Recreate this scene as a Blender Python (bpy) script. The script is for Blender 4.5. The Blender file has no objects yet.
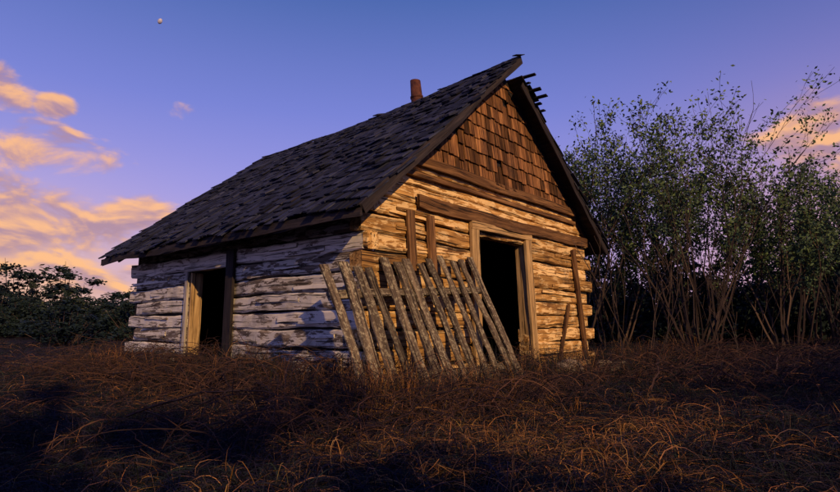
import bpy, math, random
import numpy as np
from mathutils import Vector, Matrix, noise
random.seed(7); np.random.seed(7)
R=random.random
def U(a,b): return a+(b-a)*random.random()
scene=bpy.context.scene
H=0.8
# ------------------------------------------------------------ helpers
def link(o,parent=None):
    scene.collection.objects.link(o)
    if parent: o.parent=parent
    return o
def empty(name,loc=(0,0,0),rz=0,parent=None):
    e=bpy.data.objects.new(name,None); e.location=loc; e.rotation_euler=(0,0,rz); e.empty_display_size=.3
    return link(e,parent)
class MB:
    def __init__(s): s.v=[];s.f=[];s.g=[];s.r=[]
    def beam(s,p0,p1,up=(0,0,1),w=.1,h=.1,seg=1,jit=0,cham=.12,wob=0,taper=1.0,rnd=None):
        p0=Vector(p0);p1=Vector(p1);ax=p1-p0;L=ax.length;ax.normalize()
        side=ax.cross(Vector(up)).normalized();upv=side.cross(ax).normalized()
        c=min(w,h)*cham
        a,b=w/2,h/2
        if cham>0: ring=[(a,-b+c),(a,b-c),(a-c,b),(-a+c,b),(-a,b-c),(-a,-b+c),(-a+c,-b),(a-c,-b)]
        else: ring=[(a,-b),(a,b),(-a,b),(-a,-b)]
        n=len(ring);o=len(s.v);g0=(U(0,60),U(0,20),U(0,20));r=R() if rnd is None else rnd
        ph=U(0,50)
        for i in range(seg+1):
            t=i/seg;cen=p0+ax*(L*t)
            ox=wob*noise.noise(Vector((t*L*.7+ph,0,0)));oz=wob*noise.noise(Vector((t*L*.7+ph,9,0)))
            k=1+(taper-1)*t
            for j,(x,y) in enumerate(ring):
                jx=U(-jit,jit);jy=U(-jit,jit);ja=U(-jit,jit)*1.5 if i in(0,seg) else 0
                X=x*k+jx+ox;Y=y*k+jy+oz
                s.v.append(cen+side*X+upv*Y+ax*ja)
                s.g.append((g0[0]+L*t,g0[1]+x,g0[2]+y));s.r.append(r)
        for i in range(seg):
            for j in range(n):
                a0=o+i*n+j;b0=o+i*n+(j+1)%n
                s.f.append((a0,b0,b0+n,a0+n))
        s.f.append(tuple(o+j for j in range(n))[::-1]);s.f.append(tuple(o+seg*n+j for j in range(n)))
    def tube(s,pts,rads,k=4,rnd=None):
        o=len(s.v);r=R() if rnd is None else rnd
        for i,p in enumerate(pts):
            if i<len(pts)-1: d=(pts[i+1]-p)
            else: d=p-pts[i-1]
            d=d.normalized() if d.length>1e-6 else Vector((0,0,1))
            ref=Vector((0,0,1)) if abs(d.z)<.9 else Vector((1,0,0))
            sx=d.cross(ref).normalized();sy=sx.cross(d)
            for j in range(k):
                an=2*math.pi*j/k
                s.v.append(p+(sx*math.cos(an)+sy*math.sin(an))*rads[i]);s.g.append((i*.2+r*9,j*.1,r*7));s.r.append(r)
        for i in range(len(pts)-1):
            for j in range(k):
                a0=o+i*k+j;b0=o+i*k+(j+1)%k
                s.f.append((a0,b0,b0+k,a0+k))
    def poly(s,pts,rnd=.5):
        o=len(s.v)
        for p in pts: s.v.append(Vector(p));s.g.append(tuple(p));s.r.append(rnd)
        s.f.append(tuple(range(o,o+len(pts))))
    def mesh(s,name,mat,smooth=False):
        me=bpy.data.meshes.new(name);me.from_pydata([tuple(v) for v in s.v],[],s.f)
        a=me.attributes.new('gco','FLOAT_VECTOR','POINT');a.data.foreach_set('vector',np.array(s.g,dtype=np.float32).ravel())
        a=me.attributes.new('rnd','FLOAT','POINT');a.data.foreach_set('value',np.array(s.r,dtype=np.float32))
        me.materials.append(mat)
        if smooth: me.polygons.foreach_set('use_smooth',[True]*len(me.polygons))
        return me
    def obj(s,name,mat,parent=None,smooth=False):
        return link(bpy.data.objects.new(name,s.mesh(name,mat,smooth)),parent)
class NT:
    def __init__(s,tree): s.t=tree;s.n=tree.nodes;s.l=tree.links
    def new(s,ty,**kw):
        n=s.n.new(ty)
        for k,v in kw.items(): setattr(n,k,v)
        return n
    def put(s,sock,val):
        if isinstance(val,bpy.types.NodeSocket): s.l.new(val,sock)
        elif val is not None:
            if hasattr(sock.default_value,'__len__') and not hasattr(val,'__len__'): val=[val]*len(sock.default_value)
            if hasattr(val,'__len__') and len(val)==3 and len(sock.default_value)==4: val=(*val,1)
            sock.default_value=val
    def math(s,op,a,b=None,c=None,clamp=False):
        n=s.new('ShaderNodeMath',operation=op);n.use_clamp=clamp
        for i,x in enumerate((a,b,c)):
            if x is not None: s.put(n.inputs[i],x)
        return n.outputs[0]
    def mix(s,f,a,b,bt='MIX'):
        n=s.new('ShaderNodeMix',data_type='RGBA',blend_type=bt)
        s.put(n.inputs[0],f);s.put(n.inputs[6],a);s.put(n.inputs[7],b);return n.outputs[2]
    def noise(s,vec,scale,detail=4,rough=.55,dist=0):
        n=s.new('ShaderNodeTexNoise');s.put(n.inputs['Vector'],vec);n.inputs['Scale'].default_value=scale
        n.inputs['Detail'].default_value=detail;n.inputs['Roughness'].default_value=rough;n.inputs['Distortion'].default_value=dist
        return n.outputs[0]
    def mapv(s,vec,scale=(1,1,1),loc=(0,0,0)):
        n=s.new('ShaderNodeMapping');s.put(n.inputs[0],vec);n.inputs['Scale'].default_value=scale;n.inputs['Location'].default_value=loc;return n.outputs[0]
    def rng(s,v,a,b,c=0,d=1,smooth=True):
        n=s.new('ShaderNodeMapRange');n.interpolation_type='SMOOTHSTEP' if smooth else 'LINEAR'
        s.put(n.inputs[0],v)
        for i,x in enumerate((a,b,c,d)): s.put(n.inputs[i+1],x)
        return n.outputs[0]
    def ramp(s,v,stops):
        n=s.new('ShaderNodeValToRGB');s.put(n.inputs[0],v);cr=n.color_ramp
        while len(cr.elements)<len(stops): cr.elements.new(.5)
        for e,(p,c) in zip(cr.elements,stops): e.position=p;e.color=(*c,1)
        return n.outputs[0]
def newmat(name,rough=.9,spec=.15):
    m=bpy.data.materials.new(name);m.use_nodes=True;t=NT(m.node_tree)
    b=t.n['Principled BSDF'];b.inputs['Roughness'].default_value=rough;b.inputs['Specular IOR Level'].default_value=spec
    return m,t,b
def wood(name,c0,c1,c2,crack=(.015,.012,.012),paint=None,paint_amt=.5,var=.6,bump=.5,lichen=None,stain=(.05,.04,.035),stain_amt=.5):
    m,t,b=newmat(name)
    g=t.new('ShaderNodeAttribute',attribute_name='gco').outputs['Vector']
    rn=t.new('ShaderNodeAttribute',attribute_name='rnd').outputs['Fac']
    oc=t.new('ShaderNodeTexCoord').outputs['Object']
    n1=t.noise(t.mapv(g,(1.2,16,16)),1.0,5,.6,.6)
    col=t.ramp(n1,[(.28,c0),(.5,c1),(.72,c2)])
    fine=t.noise(t.mapv(g,(3,70,70)),1,3,.6)
    col=t.mix(t.rng(fine,.35,.7,0,.55),col,t.mix(1,col,(.45,.4,.38),'MULTIPLY'))
    if paint:
        pn=t.noise(t.mapv(g,(3.0,11,11)),1,6,.68,.4)
        pm=t.rng(t.math('ADD',pn,t.math('MULTIPLY',t.math('SUBTRACT',rn,.5),.12)),.62-paint_amt*.3,.66-paint_amt*.3)
        pc=t.mix(fine,paint,tuple(x*.72 for x in paint))
        col=t.mix(pm,col,pc)
    if lichen:
        ln=t.noise(oc,22,5,.7)
        col=t.mix(t.rng(ln,.50,.60,0,.85),col,lichen)
    st=t.noise(oc,1.6,5,.65)
    col=t.mix(t.rng(st,.5,.75,0,stain_amt),col,stain)
    ck=t.noise(t.mapv(g,(.9,34,34),(3,3,3)),1,3,.5,1.2)
    ckm=t.rng(ck,.37,.42,1,0)
    col=t.mix(t.math('MULTIPLY',ckm,.85),col,crack)
    k=t.rng(rn,0,1,1-var*.6,1+var*.45,False)
    vm=t.new('ShaderNodeVectorMath',operation='SCALE');t.put(vm.inputs[0],col);t.put(vm.inputs['Scale'],k)
    t.put(b.inputs['Base Color'],vm.outputs[0])
    hgt=t.math('SUBTRACT',t.math('ADD',t.math('MULTIPLY',n1,.7),t.math('MULTIPLY',fine,.4)),t.math('MULTIPLY',ckm,.9))
    bp=t.new('ShaderNodeBump');bp.inputs['Strength'].default_value=bump;bp.inputs['Distance'].default_value=.012
    t.put(bp.inputs['Height'],hgt);t.put(b.inputs['Normal'],bp.outputs[0])
    return m
# ------------------------------------------------------------ materials
M_white=wood('whitewashed_log',(.06,.05,.045),(.17,.14,.115),(.33,.28,.22),paint=(.66,.63,.56),paint_amt=.60,var=.35,bump=.9,stain=(.08,.078,.085),stain_amt=.65)
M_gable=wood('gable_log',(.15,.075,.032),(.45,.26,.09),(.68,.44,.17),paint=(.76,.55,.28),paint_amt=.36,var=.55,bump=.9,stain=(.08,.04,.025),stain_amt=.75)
M_brown=wood('brown_plank',(.06,.03,.018),(.16,.085,.04),(.30,.17,.08),var=.6,bump=.6)
M_dark=wood('dark_plank',(.014,.013,.02),(.026,.023,.028),(.05,.04,.042),var=.5,bump=.5)
M_topl=wood('eave_shade_log',(.03,.026,.03),(.07,.058,.055),(.14,.115,.10),var=.5,bump=.8)  # top side log coloured darker to deepen the shade under the eave
M_frame=wood('door_frame_wood',(.25,.16,.08),(.46,.32,.16),(.62,.46,.25),var=.2,bump=.4,stain_amt=.3)
M_pale=wood('window_frame_wood',(.3,.28,.25),(.5,.47,.42),(.62,.58,.5),var=.2,bump=.4,stain_amt=.3)
M_slat=wood('weathered_slat',(.035,.03,.03),(.11,.09,.07),(.25,.20,.14),lichen=(.28,.26,.19),var=.6,bump=.9)
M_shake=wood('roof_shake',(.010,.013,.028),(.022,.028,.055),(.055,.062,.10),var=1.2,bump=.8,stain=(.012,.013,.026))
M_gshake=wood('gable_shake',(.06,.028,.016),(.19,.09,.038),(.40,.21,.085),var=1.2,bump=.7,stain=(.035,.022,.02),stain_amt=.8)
def simple(name,c0,c1,scale=6,rough=.9,bump=.3,coord='Object'):
    m,t,b=newmat(name,rough)
    oc=t.new('ShaderNodeTexCoord').outputs[coord]
    n=t.noise(oc,scale,5,.65)
    t.put(b.inputs['Base Color'],t.ramp(n,[(.3,c0),(.7,c1)]))
    bp=t.new('ShaderNodeBump');bp.inputs['Strength'].default_value=bump;bp.inputs['Distance'].default_value=.03
    t.put(bp.inputs['Height'],n);t.put(b.inputs['Normal'],bp.outputs[0]);return m
M_rust=simple('rusty_metal',(.03,.013,.012),(.12,.045,.026),9,.7)
M_rock=simple('field_stone',(.16,.13,.1),(.38,.32,.25),7)
M_inner_shade=simple('shade_dark_interior',(.008,.008,.01),(.02,.018,.018),3)  # interior shade put into the colour, near-black so openings stay dark in sun
def rndmat(name,c0,c1,rough=.9):
    m,t,b=newmat(name,rough)
    rn=t.new('ShaderNodeAttribute',attribute_name='rnd').outputs['Fac']
    t.put(b.inputs['Base Color'],t.ramp(rn,[(0,c0),(.7,tuple((a+b_)/2.6 for a,b_ in zip(c0,c1))),(1,c1)]));return m
M_bark=rndmat('twig_bark',(.028,.022,.026),(.10,.072,.06))
M_bramble=rndmat('bramble_bark',(.014,.012,.019),(.115,.060,.043))
def leafmat(name,stops):
    m,t,b=newmat(name,.7)
    rn=t.new('ShaderNodeAttribute',attribute_name='rnd').outputs['Fac']
    t.put(b.inputs['Base Color'],t.ramp(rn,stops));return m
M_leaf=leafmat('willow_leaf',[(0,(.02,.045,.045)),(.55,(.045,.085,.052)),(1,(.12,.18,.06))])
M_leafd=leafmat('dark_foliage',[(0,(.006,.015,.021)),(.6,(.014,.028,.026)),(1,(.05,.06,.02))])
# ------------------------------------------------------------ ground
ang=math.atan2(.768,.64);A=Vector((-.67,6.46,0))
W=6.7;L=6.4
def tolocal(x,y):
    dx=x-A.x;dy=y-A.y
    return dx*.64+dy*.768, -dx*.768+dy*.64
def wl(x,y,z=0):
    return Vector((A.x+.64*x-.768*y,A.y+.768*x+.64*y,z))
def gz(x,y):
    z=.035*np.sin(x*1.7+.6*y)+.03*np.sin(y*2.3-.9*x+1)+.02*np.sin(x*4.1+2)*np.cos(y*3.7)-.05
    d=np.sqrt(x*x+y*y)
    z=z+np.clip((d-14)/60,0,1)*.5*np.sin(x*.09+1.3)*np.cos(y*.07)
    z=z+np.clip((x-3.5)/14,0,1)*.35
    return z
def axis():
    a=list(np.arange(-14,24,.22)); b=list(24+np.geomspace(.3,650,45)); c=list(-14-np.geomspace(.3,650,45))[::-1]
    return np.array(c+a+b)
xs=axis()-4;ys=axis()
X,Y=np.meshgrid(xs,ys);Z=gz(X,Y)
lx,ly=tolocal(X,Y);ins=(lx>-.1)&(lx<W+.1)&(ly>-.1)&(ly<L+.1)
Z=np.where(ins,Z*.3-.05,Z)
nx=len(xs);ny=len(ys)
V=np.stack([X.ravel(),Y.ravel(),Z.ravel()],1)
idx=np.arange(nx*ny).reshape(ny,nx)
F=np.stack([idx[:-1,:-1].ravel(),idx[:-1,1:].ravel(),idx[1:,1:].ravel(),idx[1:,:-1].ravel()],1)
me=bpy.data.meshes.new('ground');me.from_pydata(V.tolist(),[],F.tolist())
me.polygons.foreach_set('use_smooth',[True]*len(me.polygons))
m,t,b=newmat('field_soil',1,.05)
oc=t.new('ShaderNodeTexCoord').outputs['Object']
n1=t.noise(oc,.35,5,.6);n2=t.noise(oc,9,7,.7);n3=t.noise(t.mapv(oc,(30,90,30)),1,3,.6,2)
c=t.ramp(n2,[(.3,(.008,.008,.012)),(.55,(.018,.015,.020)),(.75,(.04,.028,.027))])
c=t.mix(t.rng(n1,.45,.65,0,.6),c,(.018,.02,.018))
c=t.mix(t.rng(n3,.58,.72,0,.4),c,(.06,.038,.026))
t.put(b.inputs['Base Color'],c)
bp=t.new('ShaderNodeBump');bp.inputs['Strength'].default_value=.9;bp.inputs['Distance'].default_value=.05
t.put(bp.inputs['Height'],n2);t.put(b.inputs['Normal'],bp.outputs[0])
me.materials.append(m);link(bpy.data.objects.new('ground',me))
# ------------------------------------------------------------ cabin
cab=empty('log_cabin',A,ang)
RH=.24;NR=10
doorx=(2.42,4.02);doorz=2.2
winy=(2.95,4.15);winz=(.3,1.66)
mb=MB();mw=MB();mbk=MB();mR=MB();mt=MB()
for i in range(NR):
    z=.02+RH*i+RH/2
    th=.21;yy=th/2
    x0=-.03-U(0,.03) if i%2==0 else .215
    x1=W+.1 if i%2==0 else W-.215
    hh=RH-.014-U(0,.012)
    segs=[(x0,doorx[0]),(doorx[1],x1)] if z<doorz else [(x0,x1)]
    for a,c in segs: mb.beam((a,yy,z+U(-.008,.008)),(c,yy,z+U(-.008,.008)),w=th,h=hh,seg=max(3,int((c-a)/.18)),jit=.008,cham=.12,wob=.035)
    y0=.03 if i%2==1 else .215
    y1=L+.1 if i%2==1 else L-.215
    if i%2==1: mb.beam((.105,-.025-U(0,.03),z),(.105,.028,z),w=.2,h=hh-.01,seg=1,jit=.006,cham=.12)
    segs=[(y0,winy[0]),(winy[1],y1)] if winz[0]<z<winz[1] else [(y0,y1)]
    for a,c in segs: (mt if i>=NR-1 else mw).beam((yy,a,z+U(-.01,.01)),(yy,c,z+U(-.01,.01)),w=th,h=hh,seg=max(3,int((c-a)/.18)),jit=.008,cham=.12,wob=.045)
    for q in range(7 if i<NR-1 else 0):
        a=U(0.05,L-1.2);c=a+U(.4,1.5)
        if winz[0]-.2<z<winz[1]+.2 and (a<winy[1]+.2 and c>winy[0]-.2): continue
        zz=z+U(-.08,.08);mw.beam((-.006,a,zz),(-.006+U(-.022,0),c,zz+U(-.03,.03)),w=.022,h=U(.02,.07),seg=5,jit=.006,cham=0)
    for q in range(4):
        a=U(0,W-1.2);c=a+U(.4,1.4)
        if z<doorz+.2 and a<doorx[1]+.25 and c>doorx[0]-.25: continue
        zz=z+U(-.08,.08);mb.beam((a,-.006,zz),(c,-.006+U(-.02,0),zz+U(-.03,.03)),w=.022,h=U(.02,.06),seg=5,jit=.006,cham=0)
    mbk.beam((th/2,L-.1,z),(W,L-.1,z),w=th,h=hh,seg=6,jit=.01,wob=.03)
    mR.beam((W-.1,.2,z),(W-.1,L-.2,z),w=th,h=hh,seg=6,jit=.01,wob=.03)
def sagk(x,y,xe=0):
    f=max(0,min(1,(x+.38)/3.6)) if x<3.3 else max(0,min(1,(6.98-x)/3.6))
    return -(.042*max(y,0)+.10*math.sin(math.pi*max(0,min(1,(y+.4)/7.3))))*(.15+.85*f)
def zl(x): return 2.465+.875*x
def zr(x): return 5.17-.733*(x-3.24)
z=2.42+.13
while z<3.1:
    a=(z+.1-2.465)/.875+.02;c=3.24+(5.17-z-.1)/.733-.03
    a=max(a,.02)
    mb.beam((a,.10,z),(min(c,W),.10,z),w=.19,h=.222,seg=22,jit=.008,cham=.12,wob=.03)
    z+=.235
mb.obj('gable_logs',M_gable,cab);mw.obj('side_logs',M_white,cab);mt.obj('eave_shade_log',M_topl,cab)
mbk.obj('rear_logs',M_brown,cab);mR.obj('far_side_logs',M_brown,cab)
ch=MB()
def box(mbx,x0,x1,y0,y1,z0,z1,**k): mbx.beam((x0,(y0+y1)/2,(z0+z1)/2),(x1,(y0+y1)/2,(z0+z1)/2),w=y1-y0,h=z1-z0,cham=0,**k)
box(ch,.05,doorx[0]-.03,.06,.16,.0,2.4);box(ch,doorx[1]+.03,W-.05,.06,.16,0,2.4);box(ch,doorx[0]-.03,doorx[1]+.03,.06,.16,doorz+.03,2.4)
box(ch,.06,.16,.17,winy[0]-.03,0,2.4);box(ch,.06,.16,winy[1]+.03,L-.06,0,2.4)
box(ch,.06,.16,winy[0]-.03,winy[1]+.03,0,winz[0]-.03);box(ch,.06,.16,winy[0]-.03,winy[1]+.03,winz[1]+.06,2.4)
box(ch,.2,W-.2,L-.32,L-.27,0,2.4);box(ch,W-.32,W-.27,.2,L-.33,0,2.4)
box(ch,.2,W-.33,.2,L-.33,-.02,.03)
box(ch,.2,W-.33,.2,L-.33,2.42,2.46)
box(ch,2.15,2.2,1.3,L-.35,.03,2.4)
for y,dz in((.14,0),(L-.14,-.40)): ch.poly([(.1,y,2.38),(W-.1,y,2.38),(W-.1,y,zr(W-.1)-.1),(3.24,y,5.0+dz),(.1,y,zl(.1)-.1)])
ch.obj('inner_walls_and_chinking',M_inner_shade,cab)
gs=MB();z=3.06
while z<5.0:
    a=(z+.03-2.465)/.875+.02;c=3.24+(5.17-z-.03)/.733-.05
    x=a+U(-.05,.05)
    while x<c:
        w=U(.11,.20)
        hh=min(.36,min(zl(x+w/2),zr(x+w/2))-.06-z)
        if hh>.05 and R()>.03 and not(1.62<x<1.74 and 3.5<z<4.3):
            dz=U(-.02,.02);tl=U(-.01,.01)
            gs.beam((x+w/2+tl,-.05-U(0,.014),z+dz),(x+w/2,-.012,z+hh),up=(0,1,0),w=w-U(.008,.024),h=.015,seg=1,jit=.003,cham=0)
        x+=w
    z+=.225
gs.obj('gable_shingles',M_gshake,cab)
bk=MB();bk.poly([(.78,-.001,3.12),(5.9,-.001,3.12),(3.22,-.001,5.05)]);bk.obj('gable_sheathing',M_dark,cab)
tp=MB()
tp.beam((.72,-.05,3.02),(5.95,-.05,3.08),w=.05,h=.15,seg=14,jit=.005,wob=.03)
tp.beam((.55,-.035,2.83),(6.0,-.03,2.86),w=.04,h=.07,seg=14,jit=.005,wob=.02)
tp.beam((.95,-.045,2.44),(6.45,-.045,2.50),w=.06,h=.19,seg=24,jit=.01,wob=.04)
tp.beam((.86,-.035,1.5),(.80,-.035,2.30),up=(0,1,0),w=.15,h=.04,seg=5,jit=.004)
tp.beam((1.27,-.05,1.5),(1.20,-.05,2.28),up=(0,1,0),w=.13,h=.07,seg=5,jit=.004)
tp.beam((6.28,-.05,.05),(5.82,-.05,2.30),up=(0,1,0),w=.13,h=.05,seg=7,jit=.005)
tp.beam((5.05,-.045,.1),(5.55,-.045,1.2),up=(0,1,0),w=.07,h=.04,seg=5,jit=.005)
tp.obj('trim_planks',M_brown,cab)
df=MB()
df.beam((2.36,-.04,.02),(2.30,-.04,2.28),up=(0,1,0),w=.2,h=.06,seg=6,jit=.003)
df.beam((4.15,-.04,.02),(3.95,-.04,2.28),up=(0,1,0),w=.19,h=.06,seg=6,jit=.003)
df.beam((2.2,-.043,2.31),(4.07,-.043,2.34),w=.065,h=.13,seg=6,jit=.003)
df.beam((4.08,.09,.05),(3.93,.09,2.2),up=(0,1,0),w=.05,h=.2,seg=3,jit=.002)
df.beam((2.3,.02,.06),(4.2,.02,.06),w=.3,h=.09,seg=6,jit=.004)
df.obj('door_frame',M_frame,cab)
wf=MB()
wf.beam((-.03,4.19,.24),(-.03,4.19,1.72),up=(1,0,0),w=.09,h=.04,seg=4,jit=.003)
wf.beam((-.033,2.95,1.72),(-.033,4.26,1.72),w=.045,h=.08,seg=4,jit=.003)
wf.obj('window_frame',M_pale,cab)
wd=MB()
wd.beam((-.04,2.86,.1),(-.04,2.86,1.95),up=(1,0,0),w=.2,h=.05,seg=4,jit=.004)
wd.beam((.08,2.98,.3),(.08,2.98,1.66),up=(1,0,0),w=.04,h=.18,seg=2)
wd.beam((.05,3.0,.27),(.05,4.2,.27),w=.22,h=.05,seg=3,jit=.003)
wd.beam((-.02,0,2.30),(-.02,L,2.30),w=.06,h=.2,seg=20,jit=.006,wob=.03)
wd.obj('window_boards',M_dark,cab)
wi=MB();wi.beam((.09,4.1,.3),(.09,4.1,1.66),up=(1,0,0),w=.05,h=.2,seg=3,jit=.003)
wi.obj('window_jamb',M_frame,cab)
# ---------------- roof
def slope(mbs,x_e,x_r,zf,y0,y1,nsign,exp=.205):
    z_e,z_r=zf(x_e),zf(x_r)
    d=Vector((x_r-x_e,0,z_r-z_e));Ls=d.length;d.normalize()
    nrm=Vector((-d.z*nsign,0,d.x*nsign))
    if nrm.z<0: nrm=-nrm
    s=-.06
    while s<Ls-.05:
        y=y0+U(-.10,.02)
        rowoff=U(-.02,.02)
        while y<y1:
            w=U(.08,.2)
            dn=U(-.05,.04)+rowoff;lift=U(.010,.04)
            if R()<.08: lift+=U(.01,.06)
            if R()<.04: dn-=U(.03,.09)
            xx=x_e+d.x*s
            sg=sagk(xx,y)+.06*noise.noise(Vector((y*.9,s*1.1,3)))
            c=Vector((x_e,y+w/2,z_e));sk_=U(-.014,.014)
            p0=c+d*(s+dn)+nrm*(lift+.02)+Vector((0,sk_,sg))
            p1=c+d*min(s+exp*1.9,Ls+.03)+nrm*.012+Vector((0,0,sg))
            if R()>.035: mbs.beam(p0,p1,up=nrm,w=w-U(.004,.02),h=U(.012,.024),seg=1,jit=.004,cham=0)
            y+=w
        s+=exp
rl=MB();slope(rl,-.38,3.27,zl,-.38,L+.56,1)
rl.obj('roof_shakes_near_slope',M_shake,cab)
rr=MB();slope(rr,6.98,3.42,zr,-.30,L+.5,1)
for q in range(6):
    x=3.45+q*.12;e=U(0,.22);rr.beam((x,-.36-e,zr(x)+.05-e*.15),(x,.6,zr(x)+.05),w=U(.07,.12),h=.025,jit=.006,cham=0,seg=2)
rr.obj('roof_shakes_far_slope',M_shake,cab)
rs=MB()
def sheath(x,zf,y0,y1,up):
    ys_=np.linspace(y0,y1,7)
    for a,c in zip(ys_[:-1],ys_[1:]):
        rs.beam((x,a,zf(x)-.03+sagk(x,a)),(x,c-.004,zf(x)-.03+sagk(x,c)),up=up,w=.2,h=.025,seg=2,jit=.002,cham=0)
x=-.36
while x<3.2: sheath(x+.09,zl,-.33-U(0,.03),L+.5,(-.66,0,.75));x+=.165
x=3.36
while x<6.95: sheath(x+.09,zr,-.27-U(0,.08),L+.45,(.59,0,.8));x+=.168
for y in (-.02,1.1,2.2,3.3,4.4,5.5,L+.02):
    q=lambda x,f:f(x)-.12+sagk(x,y)
    rs.beam((-.30,y,q(-.30,zl)),(3.2,y,q(3.2,zl)),up=(0,1,0),w=.12,h=.06,cham=0)
    rs.beam((6.9,y,q(6.9,zr)),(3.26,y,q(3.26,zr)),up=(0,1,0),w=.12,h=.06,cham=0)
rs.beam((-.38,-.36,zl(-.38)-.05),(3.30,-.36,zl(3.30)-.05),up=(0,1,0),w=.13,h=.03,seg=12,jit=.008,wob=.04)
rs.beam((7.0,-.30,zr(7.0)-.07),(3.45,-.30,zr(3.45)-.07),up=(0,1,0),w=.16,h=.03,seg=12,jit=.008,wob=.04)
rs.beam((-.40,-.36,zl(-.40)-.06),(-.40,L+.52,zl(-.40)-.10),w=.03,h=.12,seg=24,jit=.012,wob=.05)
rs.obj('roof_boards_and_rafters',M_dark,cab)
cp=MB();base=Vector((3.35,1.95,4.8));tp_=Vector((3.30,2.0,5.62))
cp.tube([base,base.lerp(tp_,.5),tp_,tp_+Vector((0,0,.001)),tp_-Vector((0,0,.12))],[.125,.12,.105,.08,.07],14)
cp.tube([base.lerp(tp_,.55),base.lerp(tp_,.56),base.lerp(tp_,.6),base.lerp(tp_,.61)],[.12,.132,.132,.12],14)
cp.obj('chimney_pipe',M_rust,cab,True)
# ------------------------------------------------------------ leaning slatted panel
pan=empty('slatted_fence_panel')
BL=Vector((-.47,5.5,-.06));BR=Vector((1.44,7.62,-.06));TL=Vector((-1.04,5.93,1.47));TR=Vector((.74,8.02,1.78))
ps=MB();nS=13
nrm=(BR-BL).cross(TL-BL).normalized()
if nrm.y>0: nrm=-nrm
for i in range(nS):
    t_=i/(nS-1)
    if 0<i<nS-1: t_+=U(-.012,.012)
    bot=BL.lerp(BR,t_);top=TL.lerp(TR,t_+U(-.012,.012));dv=(top-bot).normalized()
    top=top+dv*U(-.07,.07)
    ps.beam(bot-dv*.1,top,up=nrm,w=U(.10,.15),h=.026,seg=12,jit=.006,cham=0,wob=.04)
ps.obj('slats',M_slat,pan)
pr=MB()
for f in (.2,.78):
    a=BL.lerp(TL,f);c=BR.lerp(TR,f-.03);e=(c-a).normalized()
    pr.beam(a-e*.05-nrm*.045,c+e*.05-nrm*.045,up=nrm,w=.10,h=.05,seg=8,jit=.004,cham=.1,wob=.02)
pr.obj('rails',M_slat,pan)
# ------------------------------------------------------------ fallen planks / stones
fp=MB()
fp.beam(wl(3.2,-.9,.10),wl(5.1,-.5,.14),w=.2,h=.07,seg=7,jit=.006,wob=.02)
fp.obj('fallen_plank',M_frame)
fp=MB();fp.beam(wl(4.3,-1.2,.08),wl(6.0,-.9,.10),w=.16,h=.1,seg=7,jit=.006,wob=.03);fp.obj('fallen_plank',M_slat)
import bmesh
def rock(loc,s):
    bm=bmesh.new();bmesh.ops.create_icosphere(bm,subdivisions=3,radius=1)
    o=U(0,99)
    for v in bm.verts:
        v.co*=1+.28*noise.noise(v.co*1.3+Vector((o,0,0)))+.08*noise.noise(v.co*4+Vector((o,0,0)))
    me=bpy.data.meshes.new('stone');bm.to_mesh(me);bm.free();me.materials.append(M_rock)
    o=link(bpy.data.objects.new('stone',me));o.location=loc;o.scale=s;o.rotation_euler=(0,0,U(0,6))
for x,y,s in((3.9,-.75,.17),(4.4,-.52,.14),(3.5,-.85,.13),(5.0,-.9,.12)):
    rock(wl(x,y,.1),(s*1.4,s,s*.85))
# ------------------------------------------------------------ grass strands
def ribbons(name,base,az,Ln,Hh,wd,col,mat,seg=6,droop=.85,parent=None,bendr=2.0):
    n=len(az);t=np.linspace(0,1,seg+1)[None,:]
    bend=np.random.uniform(-bendr,bendr,(n,1))
    a=az[:,None]+bend*t
    r=Ln[:,None]*t
    px=base[:,0:1]+np.cos(a)*r;py=base[:,1:2]+np.sin(a)*r
    pz=base[:,2:3]+Hh[:,None]*np.sin(np.pi*np.minimum(t*droop,1))
    sx=-np.sin(a);sy=np.cos(a);tw=np.random.uniform(-1,1,(n,1))
    w=wd[:,None]*(1-.75*t)/2
    P=np.stack([px,py,pz],2);S=np.stack([sx*w,sy*w,tw*w+0*t],2)
    V=np.stack([P-S,P+S],2).reshape(-1,3)
    k=(seg+1)*2
    o=(np.arange(n)*k)[:,None];j=(np.arange(seg)*2)[None,:]
    F=np.stack([o+j,o+j+1,o+j+3,o+j+2],2).reshape(-1,4)
    me=bpy.data.meshes.new(name);me.vertices.add(len(V));me.vertices.foreach_set('co',V.astype(np.float32).ravel())
    me.loops.add(F.size);me.loops.foreach_set('vertex_index',F.astype(np.int32).ravel())
    me.polygons.add(len(F));me.polygons.foreach_set('loop_start',(np.arange(len(F))*4).astype(np.int32))
    me.polygons.foreach_set('loop_total',np.full(len(F),4,dtype=np.int32))
    me.update(calc_edges=True)
    ca=me.attributes.new('col','FLOAT_COLOR','POINT')
    C=np.concatenate([np.repeat(col,k,axis=0),np.ones((n*k,1))],1).astype(np.float32)
    ca.data.foreach_set('color',C.ravel());me.materials.append(mat);me.validate()
    return link(bpy.data.objects.new(name,me),parent)
m,t,b=newmat('grass_blade',.8,.1)
cc=t.new('ShaderNodeAttribute',attribute_name='col').outputs['Color'];t.put(b.inputs['Base Color'],cc);M_grass=m
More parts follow.
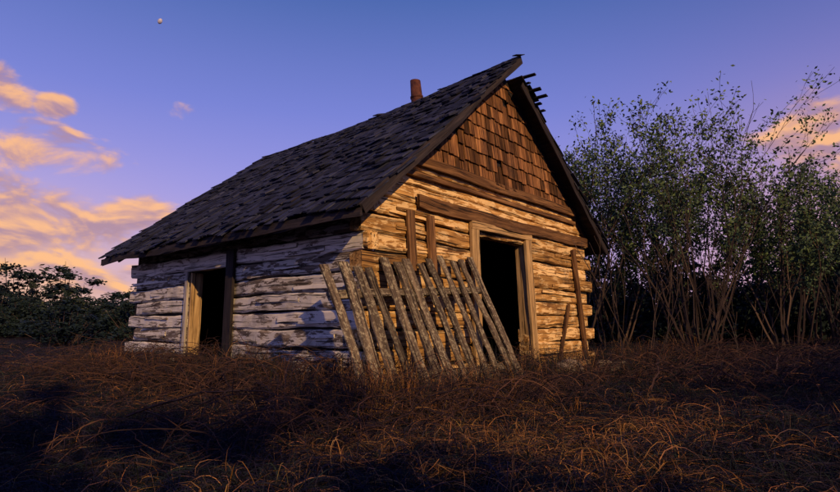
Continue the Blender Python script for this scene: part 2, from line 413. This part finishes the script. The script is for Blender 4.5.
def clumps(name,cx,cy,per,spread,ln,hh,wd,boost=0,droop=.85,bendr=2.0):
    lx,ly=tolocal(cx,cy);ok=~((lx>-.06)&(lx<W+.06)&(ly>-.06)&(ly<L+.06));cx=cx[ok];cy=cy[ok];nc=len(cx)
    caz=np.random.uniform(0,2*np.pi,nc);cd=np.random.rand(nc)**2
    s=np.sin(cx*1.6+.7+.8*np.sin(cy*2))*np.cos(cy*1.7+.4+np.sin(cx*1.3))+.6*np.sin(cx*3.7+cy*2.9)
    dry_lit=np.clip(.01+boost+.19*s+.44*np.exp(-((cx-.9)/1.8)**2)*np.exp(-((cy-4.6)/2.2)**2),0.02,.8)  # dry patches; bright straw gathers mid-foreground, darker strands stand in for shade at sides
    i=np.repeat(np.arange(nc),per);n=len(i)
    bx=cx[i]+np.random.normal(0,spread,n);by=cy[i]+np.random.normal(0,spread,n)
    lx,ly=tolocal(bx,by);ok=~((lx>-.02)&(lx<W+.02)&(ly>-.02)&(ly<L))
    i=i[ok];bx=bx[ok];by=by[ok];n=len(i)
    az=caz[i]+np.random.normal(0,1.2,n)
    Ln=np.random.uniform(*ln,n);Hh=np.random.uniform(*hh,n)*(.4+1.4*cd[i])
    base=np.stack([bx,by,gz(bx,by)-.01+np.random.uniform(0,.03,n)],1)
    d=(np.random.rand(n)<dry_lit[i])[:,None];v=np.random.uniform(.3,1.2,(n,1))
    straw=np.array([[.33,.165,.06]])*v*np.random.uniform([.8,.85,.7],[1.1,1.1,1.3],(n,3))
    dark=np.array([[.020,.018,.032]])*v*1.2
    green=np.array([[.016,.026,.024]])*v
    gsel=(np.random.rand(n)<.4)[:,None]
    col=np.where(d,straw,np.where(gsel,green,dark))
    ribbons(name,base,az,Ln,Hh,np.random.uniform(*wd,n),col,M_grass,droop=droop,bendr=bendr)
def field(nc,y0,y1,pw,xs=.95):
    u=np.random.rand(nc);cy=(y0**pw+u*(y1**pw-y0**pw))**(1/pw)
    return np.random.uniform(-1,1,nc)*(cy*xs+.8),cy
cx,cy=field(6000,2.0,9.5,1.1);clumps('dry_grass',cx,cy,15,.12,(.08,.36),(.01,.11),(.0025,.006),bendr=2.4)
cx,cy=field(3600,7.5,26,1.2);clumps('dry_grass',cx,cy,8,.25,(.2,.5),(.03,.14),(.007,.012))
n=620;a=np.random.uniform(-.6,7,n);d_=-.05-np.random.rand(n)**1.7*.9
c1x=A.x+.64*d_-.768*a;c1y=A.y+.768*d_+.64*a
n=300;u=np.random.uniform(-.35,1.25,n);q=np.random.uniform(-.1,.55,n)
c2x=BL.x+(BR.x-BL.x)*u+q*.6;c2y=BL.y+(BR.y-BL.y)*u-q
n=420;a=np.random.uniform(2.6,9,n);d_=-.1-np.random.rand(n)**1.5*1.6
c3x=A.x+.64*a-.768*d_;c3y=A.y+.768*a+.64*d_
clumps('tall_weeds',np.concatenate([c1x,c2x,c3x]),np.concatenate([c1y,c2y,c3y]),16,.08,(.12,.42),(.08,.36),(.003,.006),boost=.09,droop=.8,bendr=2.2)
# ------------------------------------------------------------ brambles
def bramble(mbx,p,ln,az,rise,rad,drop=1):
    pts=[];n=8;a=az;q=Vector(p);el=rise
    for i in range(n+1):
        pts.append(q.copy());a+=U(-.55,.55);el-=U(.1,.42)*rise*.9*drop+U(-.18,.18)
        q=q+Vector((math.cos(a)*math.cos(el),math.sin(a)*math.cos(el),math.sin(el)))*(ln/n)
        q.z=max(q.z,.01)
        if 2<i<7 and R()<.25:
            e=Vector((U(-1,1),U(-1,1),U(-.2,1))).normalized()*ln*U(.12,.3)
            mbx.tube([q.copy(),q+e*.5+Vector((0,0,U(-.02,.02))),q+e],[rad*.5,rad*.35,rad*.2],3)
    mbx.tube(pts,[rad*(1-.7*i/n) for i in range(n+1)],3)
bb=MB()
for i in range(1900):
    y=U(-1.1,6.8);hp=.45+.55*math.sin(y*2.1+1)**2;x=-.08-1.3*R()**1.6
    p=wl(x,y,-.05+U(0,.48)*hp*max(0,1+x*.6));bramble(bb,p,U(.4,1.3),U(0,6.28),U(.3,1.3),U(.003,.0075))
for i in range(900):
    q=BL.lerp(BR,U(-.6,1.2))+Vector((U(-.2,1.0),-U(-.15,1.1),0));bramble(bb,(q.x,q.y,-.05+U(0,.2)),U(.3,1.0),U(0,6.28),U(.3,1.2),U(.002,.006))
for i in range(1000):
    p=wl(U(3,11),-U(.15,4.0)**1.0,0);p.z=float(gz(p.x,p.y))+U(0,.22);bramble(bb,p,U(.4,1.3),U(0,6.28),U(.3,1.2),U(.003,.007))
for i in range(450):
    p=(U(-8,-1.5),U(4,11),-.05);bramble(bb,p,U(.4,1.2),U(0,6.28),U(.3,1.0),U(.003,.006))
for i in range(450):
    yy_=U(2.8,6);p=(U(-.85,.85)*yy_,yy_,-.05);bramble(bb,p,U(.2,.6),U(0,6.28),U(.2,.9),U(.002,.004))
bb.obj('bramble_tangle',M_bramble)
fb=MB()
for p,ln,az in((wl(-1.2,.6),2.2,2.7),(wl(-.9,2.2),1.8,.4),(wl(-1.4,3.6),2.0,5.9),(Vector((2.6,6.3,0)),2.0,.5),(Vector((3.5,5.6,0)),1.7,2.2),(Vector((4.6,7.4,0)),2.4,.2),(Vector((-2.4,4.6,0)),1.6,.3),(wl(-.5,1.2),1.5,3.4),(wl(-.7,4.8),1.5,2.4)):
    bramble(fb,(p.x,p.y,.06),ln,az,.55,.012,.7)
fb.obj('fallen_branches',M_bramble)
# ------------------------------------------------------------ shrubs
def leafquad(lm,p,s,rnd):
    d=Vector((U(-1,1),U(-1,1),U(-1,1))).normalized();e=d.cross(Vector((U(-1,1),U(-1,1),U(-1,1)))).normalized()
    o=len(lm.v)
    for q in (p-d*s,p+e*s*.5,p+d*s,p-e*s*.5): lm.v.append(q);lm.g.append((0,0,0));lm.r.append(rnd)
    lm.f.append((o,o+1,o+2,o+3))
def grow(bm,lm,p,d,ln,rad,depth,leafn,lsz,spread,zmax):
    n=6 if depth>1 else 4;pts=[p.copy()];rads=[rad]
    q=p.copy();dd=d.copy()
    for i in range(n):
        dd=(dd+Vector((U(-.2,.2),U(-.2,.2),U(-.06,.12)))).normalized()
        q=q+dd*(ln/n)
        if q.z>zmax or q.xy.length>zmax*.55: break
        pts.append(q.copy());rads.append(rad*(1-.7*(i+1)/n))
        if depth>0 and i>=1:
            nd=(dd+Vector((U(-1,1),U(-1,1),U(-.3,.7)))*spread).normalized()
            grow(bm,lm,q,nd,ln*U(.3,.55),rads[-1]*.6,depth-1,leafn,lsz,spread,zmax)
        if depth<=1:
            cl=R()
            for c in range(int(leafn*(.3+1.4*cl))):
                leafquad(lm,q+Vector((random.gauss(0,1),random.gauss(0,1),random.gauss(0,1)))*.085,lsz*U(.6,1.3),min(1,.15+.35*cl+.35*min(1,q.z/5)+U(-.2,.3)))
    if len(pts)>1: bm.tube(pts,[max(r,.004) for r in rads],4 if rad>.02 else 3)
def shrubmesh(name,stems,ht,depth,leafn,lsz,spread=.55,out=.35,r0=.035,lmat=None):
    bm=MB();lm=MB()
    for s_ in range(stems):
        a=2*math.pi*s_/stems+U(-.4,.4);o=U(.05,out*1.3)
        h=ht*U(.7,1.0)
        grow(bm,lm,Vector((math.cos(a)*U(.05,.4),math.sin(a)*U(.05,.4),-.1)),Vector((math.cos(a)*o,math.sin(a)*o,1)).normalized(),h,r0*U(.6,1),depth,leafn,lsz,spread,h*1.05)
    return bm.mesh(name+'_branches',M_bark),(lm.mesh(name+'_leaves',lmat or M_leaf) if lm.v else None)
def place(name,ms,loc,rz,sc,parent=None):
    e=empty(name,loc,rz,parent);e.scale=sc if hasattr(sc,'__len__') else (sc,sc,sc)
    link(bpy.data.objects.new('branches',ms[0]),e)
    if ms[1]: link(bpy.data.objects.new('leaves',ms[1]),e)
    return e
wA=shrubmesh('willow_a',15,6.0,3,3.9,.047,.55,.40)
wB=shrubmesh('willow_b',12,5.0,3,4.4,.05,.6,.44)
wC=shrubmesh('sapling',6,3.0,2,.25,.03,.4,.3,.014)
def P(x,y): return (x,y,float(gz(np.array(x),np.array(y)))-.05)
place('willow_shrub',wA,P(7.2,14.0),.3,1.06)
place('willow_shrub',wA,P(4.35,16.2),4.0,1.18)
place('willow_shrub',wB,P(10.0,15.0),2.0,1.0)
place('willow_shrub',wB,P(12.9,17.5),1.4,1.05)
place('willow_shrub',wB,P(6.2,17.6),5.2,1.15)
place('willow_shrub',wB,P(8.9,18.2),3.2,1.15)
place('willow_sapling',wC,P(4.35,10.9),.3,1.05)
place('willow_sapling',wC,P(6.2,10.9),2.3,.75)
place('willow_sapling',wC,P(9.2,11.6),4.3,.75)
def bushmesh(name,n,rx,h,lsz):
    lm=MB();bm=MB();cl=[]
    for i in range(46):
        a=U(0,6.28);r=math.sqrt(R())*rx;z=U(.15,1)*h*(1-.55*(r/rx)**2)
        cl.append((Vector((math.cos(a)*r,math.sin(a)*r,z)),U(.25,.6)*rx*.45,R()))
        bm.tube([Vector((math.cos(a)*r*.2,math.sin(a)*r*.2,-.1)),Vector((math.cos(a)*r*.6,math.sin(a)*r*.6,z*.5)),cl[-1][0]+Vector((0,0,.7*R()))],[.03,.02,.006],3)
    for i in range(n):
        c,s,rr_=random.choice(cl)
        p=c+Vector((random.gauss(0,.5),random.gauss(0,.5),random.gauss(0,.5)))*s
        if p.z<0: p.z=R()*.4
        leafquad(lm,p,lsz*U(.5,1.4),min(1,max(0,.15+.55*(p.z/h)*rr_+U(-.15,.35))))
    return bm.mesh(name+'_branches',M_bark),lm.mesh(name+'_leaves',M_leafd)
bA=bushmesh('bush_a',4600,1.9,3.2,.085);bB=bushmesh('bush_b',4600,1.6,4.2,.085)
tl=empty('distant_tree_line')
for i in range(30):
    x=-41+i*1.12+U(-.4,.4);y=U(31,38)
    place('tree',random.choice((bA,bB)),P(x,y),U(0,6),(1.25*U(.9,1.3),1.2,U(.6,1.0)),tl)
for i in range(26):
    x=5.0+i*1.0+U(-.4,.4);y=U(20,25)
    place('tree',random.choice((bA,bB)),P(x,y),U(0,6),(1.25,1.2,U(.7,1.1)*(1+.022*i)),tl)
for i in range(36):
    a=math.radians(-66+i*3.7);d=U(50,70)
    place('tree',random.choice((bA,bB)),P(math.sin(a)*d,math.cos(a)*d),U(0,6),(3.2,2.2,U(.9,1.4)),tl)
place('dense_shrub',bB,P(13.4,15.0),1,(1.0,1.0,1.3))
place('dense_shrub',bB,P(-14.6,22.5),2,(1.3,1.0,.45))
# unseen trees added behind the camera on the sun side, to shade the foreground
hb=empty('added_shade_trees')
for k,h in((-6,6.6),(-5,6.2),(-4,6.6),(-3,6.1),(-2,6.0),(-1.1,5.0),(-.2,2.6),(.7,2.2),(1.6,4.3),(2.5,4.8),(3.4,4.7),(4.3,5.2),(5.2,5.0),(6.1,5.6),(7.1,5.6)):
    place('tree',bB,P(5.4+k*1.7*.866,-3.0+k*1.7*.5),U(0,6),(1.15,1.15,h/4.2),hb)
# ------------------------------------------------------------ moon
bm=bmesh.new();bmesh.ops.create_uvsphere(bm,u_segments=32,v_segments=16,radius=1)
me=bpy.data.meshes.new('moon');bm.to_mesh(me);bm.free();me.polygons.foreach_set('use_smooth',[True]*len(me.polygons))
mm=simple('moon_surface',(.3,.3,.4),(.55,.55,.62),1.5,1,0);me.materials.append(mm)
mo=link(bpy.data.objects.new('moon',me))
d=Vector((-.478,.9302,.5528)).normalized();mo.location=d*400+Vector((0,0,H));mo.scale=(1.3,1.3,1.8);mo.rotation_euler=(0,.4,0)
# ------------------------------------------------------------ world
wo=bpy.data.worlds.new('World');scene.world=wo;wo.use_nodes=True;t=NT(wo.node_tree)
bg=t.n['Background']
sun_h=Vector((.50,-.866,0)).normalized();el=math.radians(24)
az_=math.atan2(sun_h.x,sun_h.y)
sk=t.new('ShaderNodeTexSky',sky_type='NISHITA');sk.sun_disc=False;sk.sun_elevation=el;sk.sun_rotation=az_
gc=t.new('ShaderNodeTexCoord').outputs['Generated']
sp=t.new('ShaderNodeSeparateXYZ');t.put(sp.inputs[0],gc)
AZ=t.math('MULTIPLY',t.math('ARCTAN2',sp.outputs[0],sp.outputs[1]),57.2958)
EL=t.math('MULTIPLY',t.math('ARCSINE',sp.outputs[2]),57.2958)
base=t.ramp(t.math('DIVIDE',EL,90,clamp=True),[(0,(.54,.37,.60)),(.07,(.46,.36,.74)),(.14,(.33,.31,.76)),(.24,(.185,.22,.65)),(.37,(.065,.13,.41)),(.7,(.025,.04,.32))])
def gauss(a0,e0,wa,we):
    x=t.math('DIVIDE',t.math('SUBTRACT',AZ,a0),wa);y=t.math('DIVIDE',t.math('SUBTRACT',EL,e0),we)
    return t.math('ADD',t.math('MULTIPLY',x,x),t.math('MULTIPLY',y,y))
glow=t.math('POWER',2.718,t.math('MULTIPLY',gauss(-46,1,22,9),-1))
base=t.mix(t.math('MULTIPLY',glow,.9),base,(.92,.50,.20))
glow2=t.math('POWER',2.718,t.math('MULTIPLY',gauss(40,6,17,11),-1))
base=t.mix(t.rng(AZ,5,48,0,.4),base,t.mix(1,base,(.66,.5,.55),'MULTIPLY'))
base=t.mix(t.math('MULTIPLY',glow2,.65),base,(.74,.38,.36))
cv=t.new('ShaderNodeCombineXYZ');t.put(cv.inputs[0],t.math('MULTIPLY',AZ,.11));t.put(cv.inputs[1],t.math('MULTIPLY',EL,.24))
n1=t.noise(cv.outputs[0],1.4,6,.55,.4);n2=t.noise(t.mapv(cv.outputs[0],loc=(0,.14,0)),1.4,3,.5,.4)
dens=None
for a0,e0,wa,we,am in((-38,8.0,10.5,4.8,1.7),(-35.5,15.2,6.5,2.3,1.2),(-39.5,19.4,3.2,2.1,1.15),(-35.3,19.0,1.7,1.2,1.1),(-27.5,10.5,4.5,2.0,1.0),(-33,4.0,14,1.6,.85),(-60,9,14,7,1),(37,16.2,4.6,3.2,1.2),(39.5,12,5,2.6,1.1),(60,10,12,6,.9),(-24.5,20.5,1.6,.7,.3)):
    g_=t.math('MULTIPLY',t.math('SUBTRACT',1,gauss(a0,e0,wa,we)),am)
    dens=g_ if dens is None else t.math('MAXIMUM',dens,g_)
dd=t.math('ADD',t.math('MULTIPLY',t.math('MAXIMUM',dens,-2),.5),t.math('MULTIPLY',t.math('SUBTRACT',n1,.5),2.6))
cm=t.rng(dd,.0,.6)
lit=t.rng(t.math('SUBTRACT',n1,n2),-.09,.12)
cc=t.mix(lit,(.42,.24,.31),(1.0,.50,.20))
col=t.mix(t.math('MULTIPLY',cm,.9),base,cc)
ns=t.new('ShaderNodeVectorMath',operation='SCALE');t.put(ns.inputs[0],sk.outputs[0]);ns.inputs['Scale'].default_value=.005
ad=t.mix(1,col,ns.outputs[0],'ADD')
t.put(bg.inputs[0],ad);bg.inputs[1].default_value=1.0
wo.cycles.sampling_method='MANUAL';wo.cycles.sample_map_resolution=256
# ------------------------------------------------------------ sun
sl=bpy.data.lights.new('sun','SUN');sl.energy=4.1;sl.angle=math.radians(.6);sl.color=(1,.60,.26)
so=link(bpy.data.objects.new('sun',sl))
sd=Vector((sun_h.x*math.cos(el),sun_h.y*math.cos(el),math.sin(el)))
so.rotation_euler=sd.to_track_quat('Z','Y').to_euler();so.location=(5,-10,10)
# ------------------------------------------------------------ camera
cam=bpy.data.cameras.new('camera');cam.lens=23.31;cam.sensor_width=36;cam.clip_end=3000;cam.clip_start=.05
co=link(bpy.data.objects.new('camera',cam));co.location=(0,0,H);co.rotation_euler=(math.radians(98.26),0,0)
scene.camera=co
scene.view_settings.view_transform='Standard';scene.view_settings.look='None';scene.view_settings.exposure=0
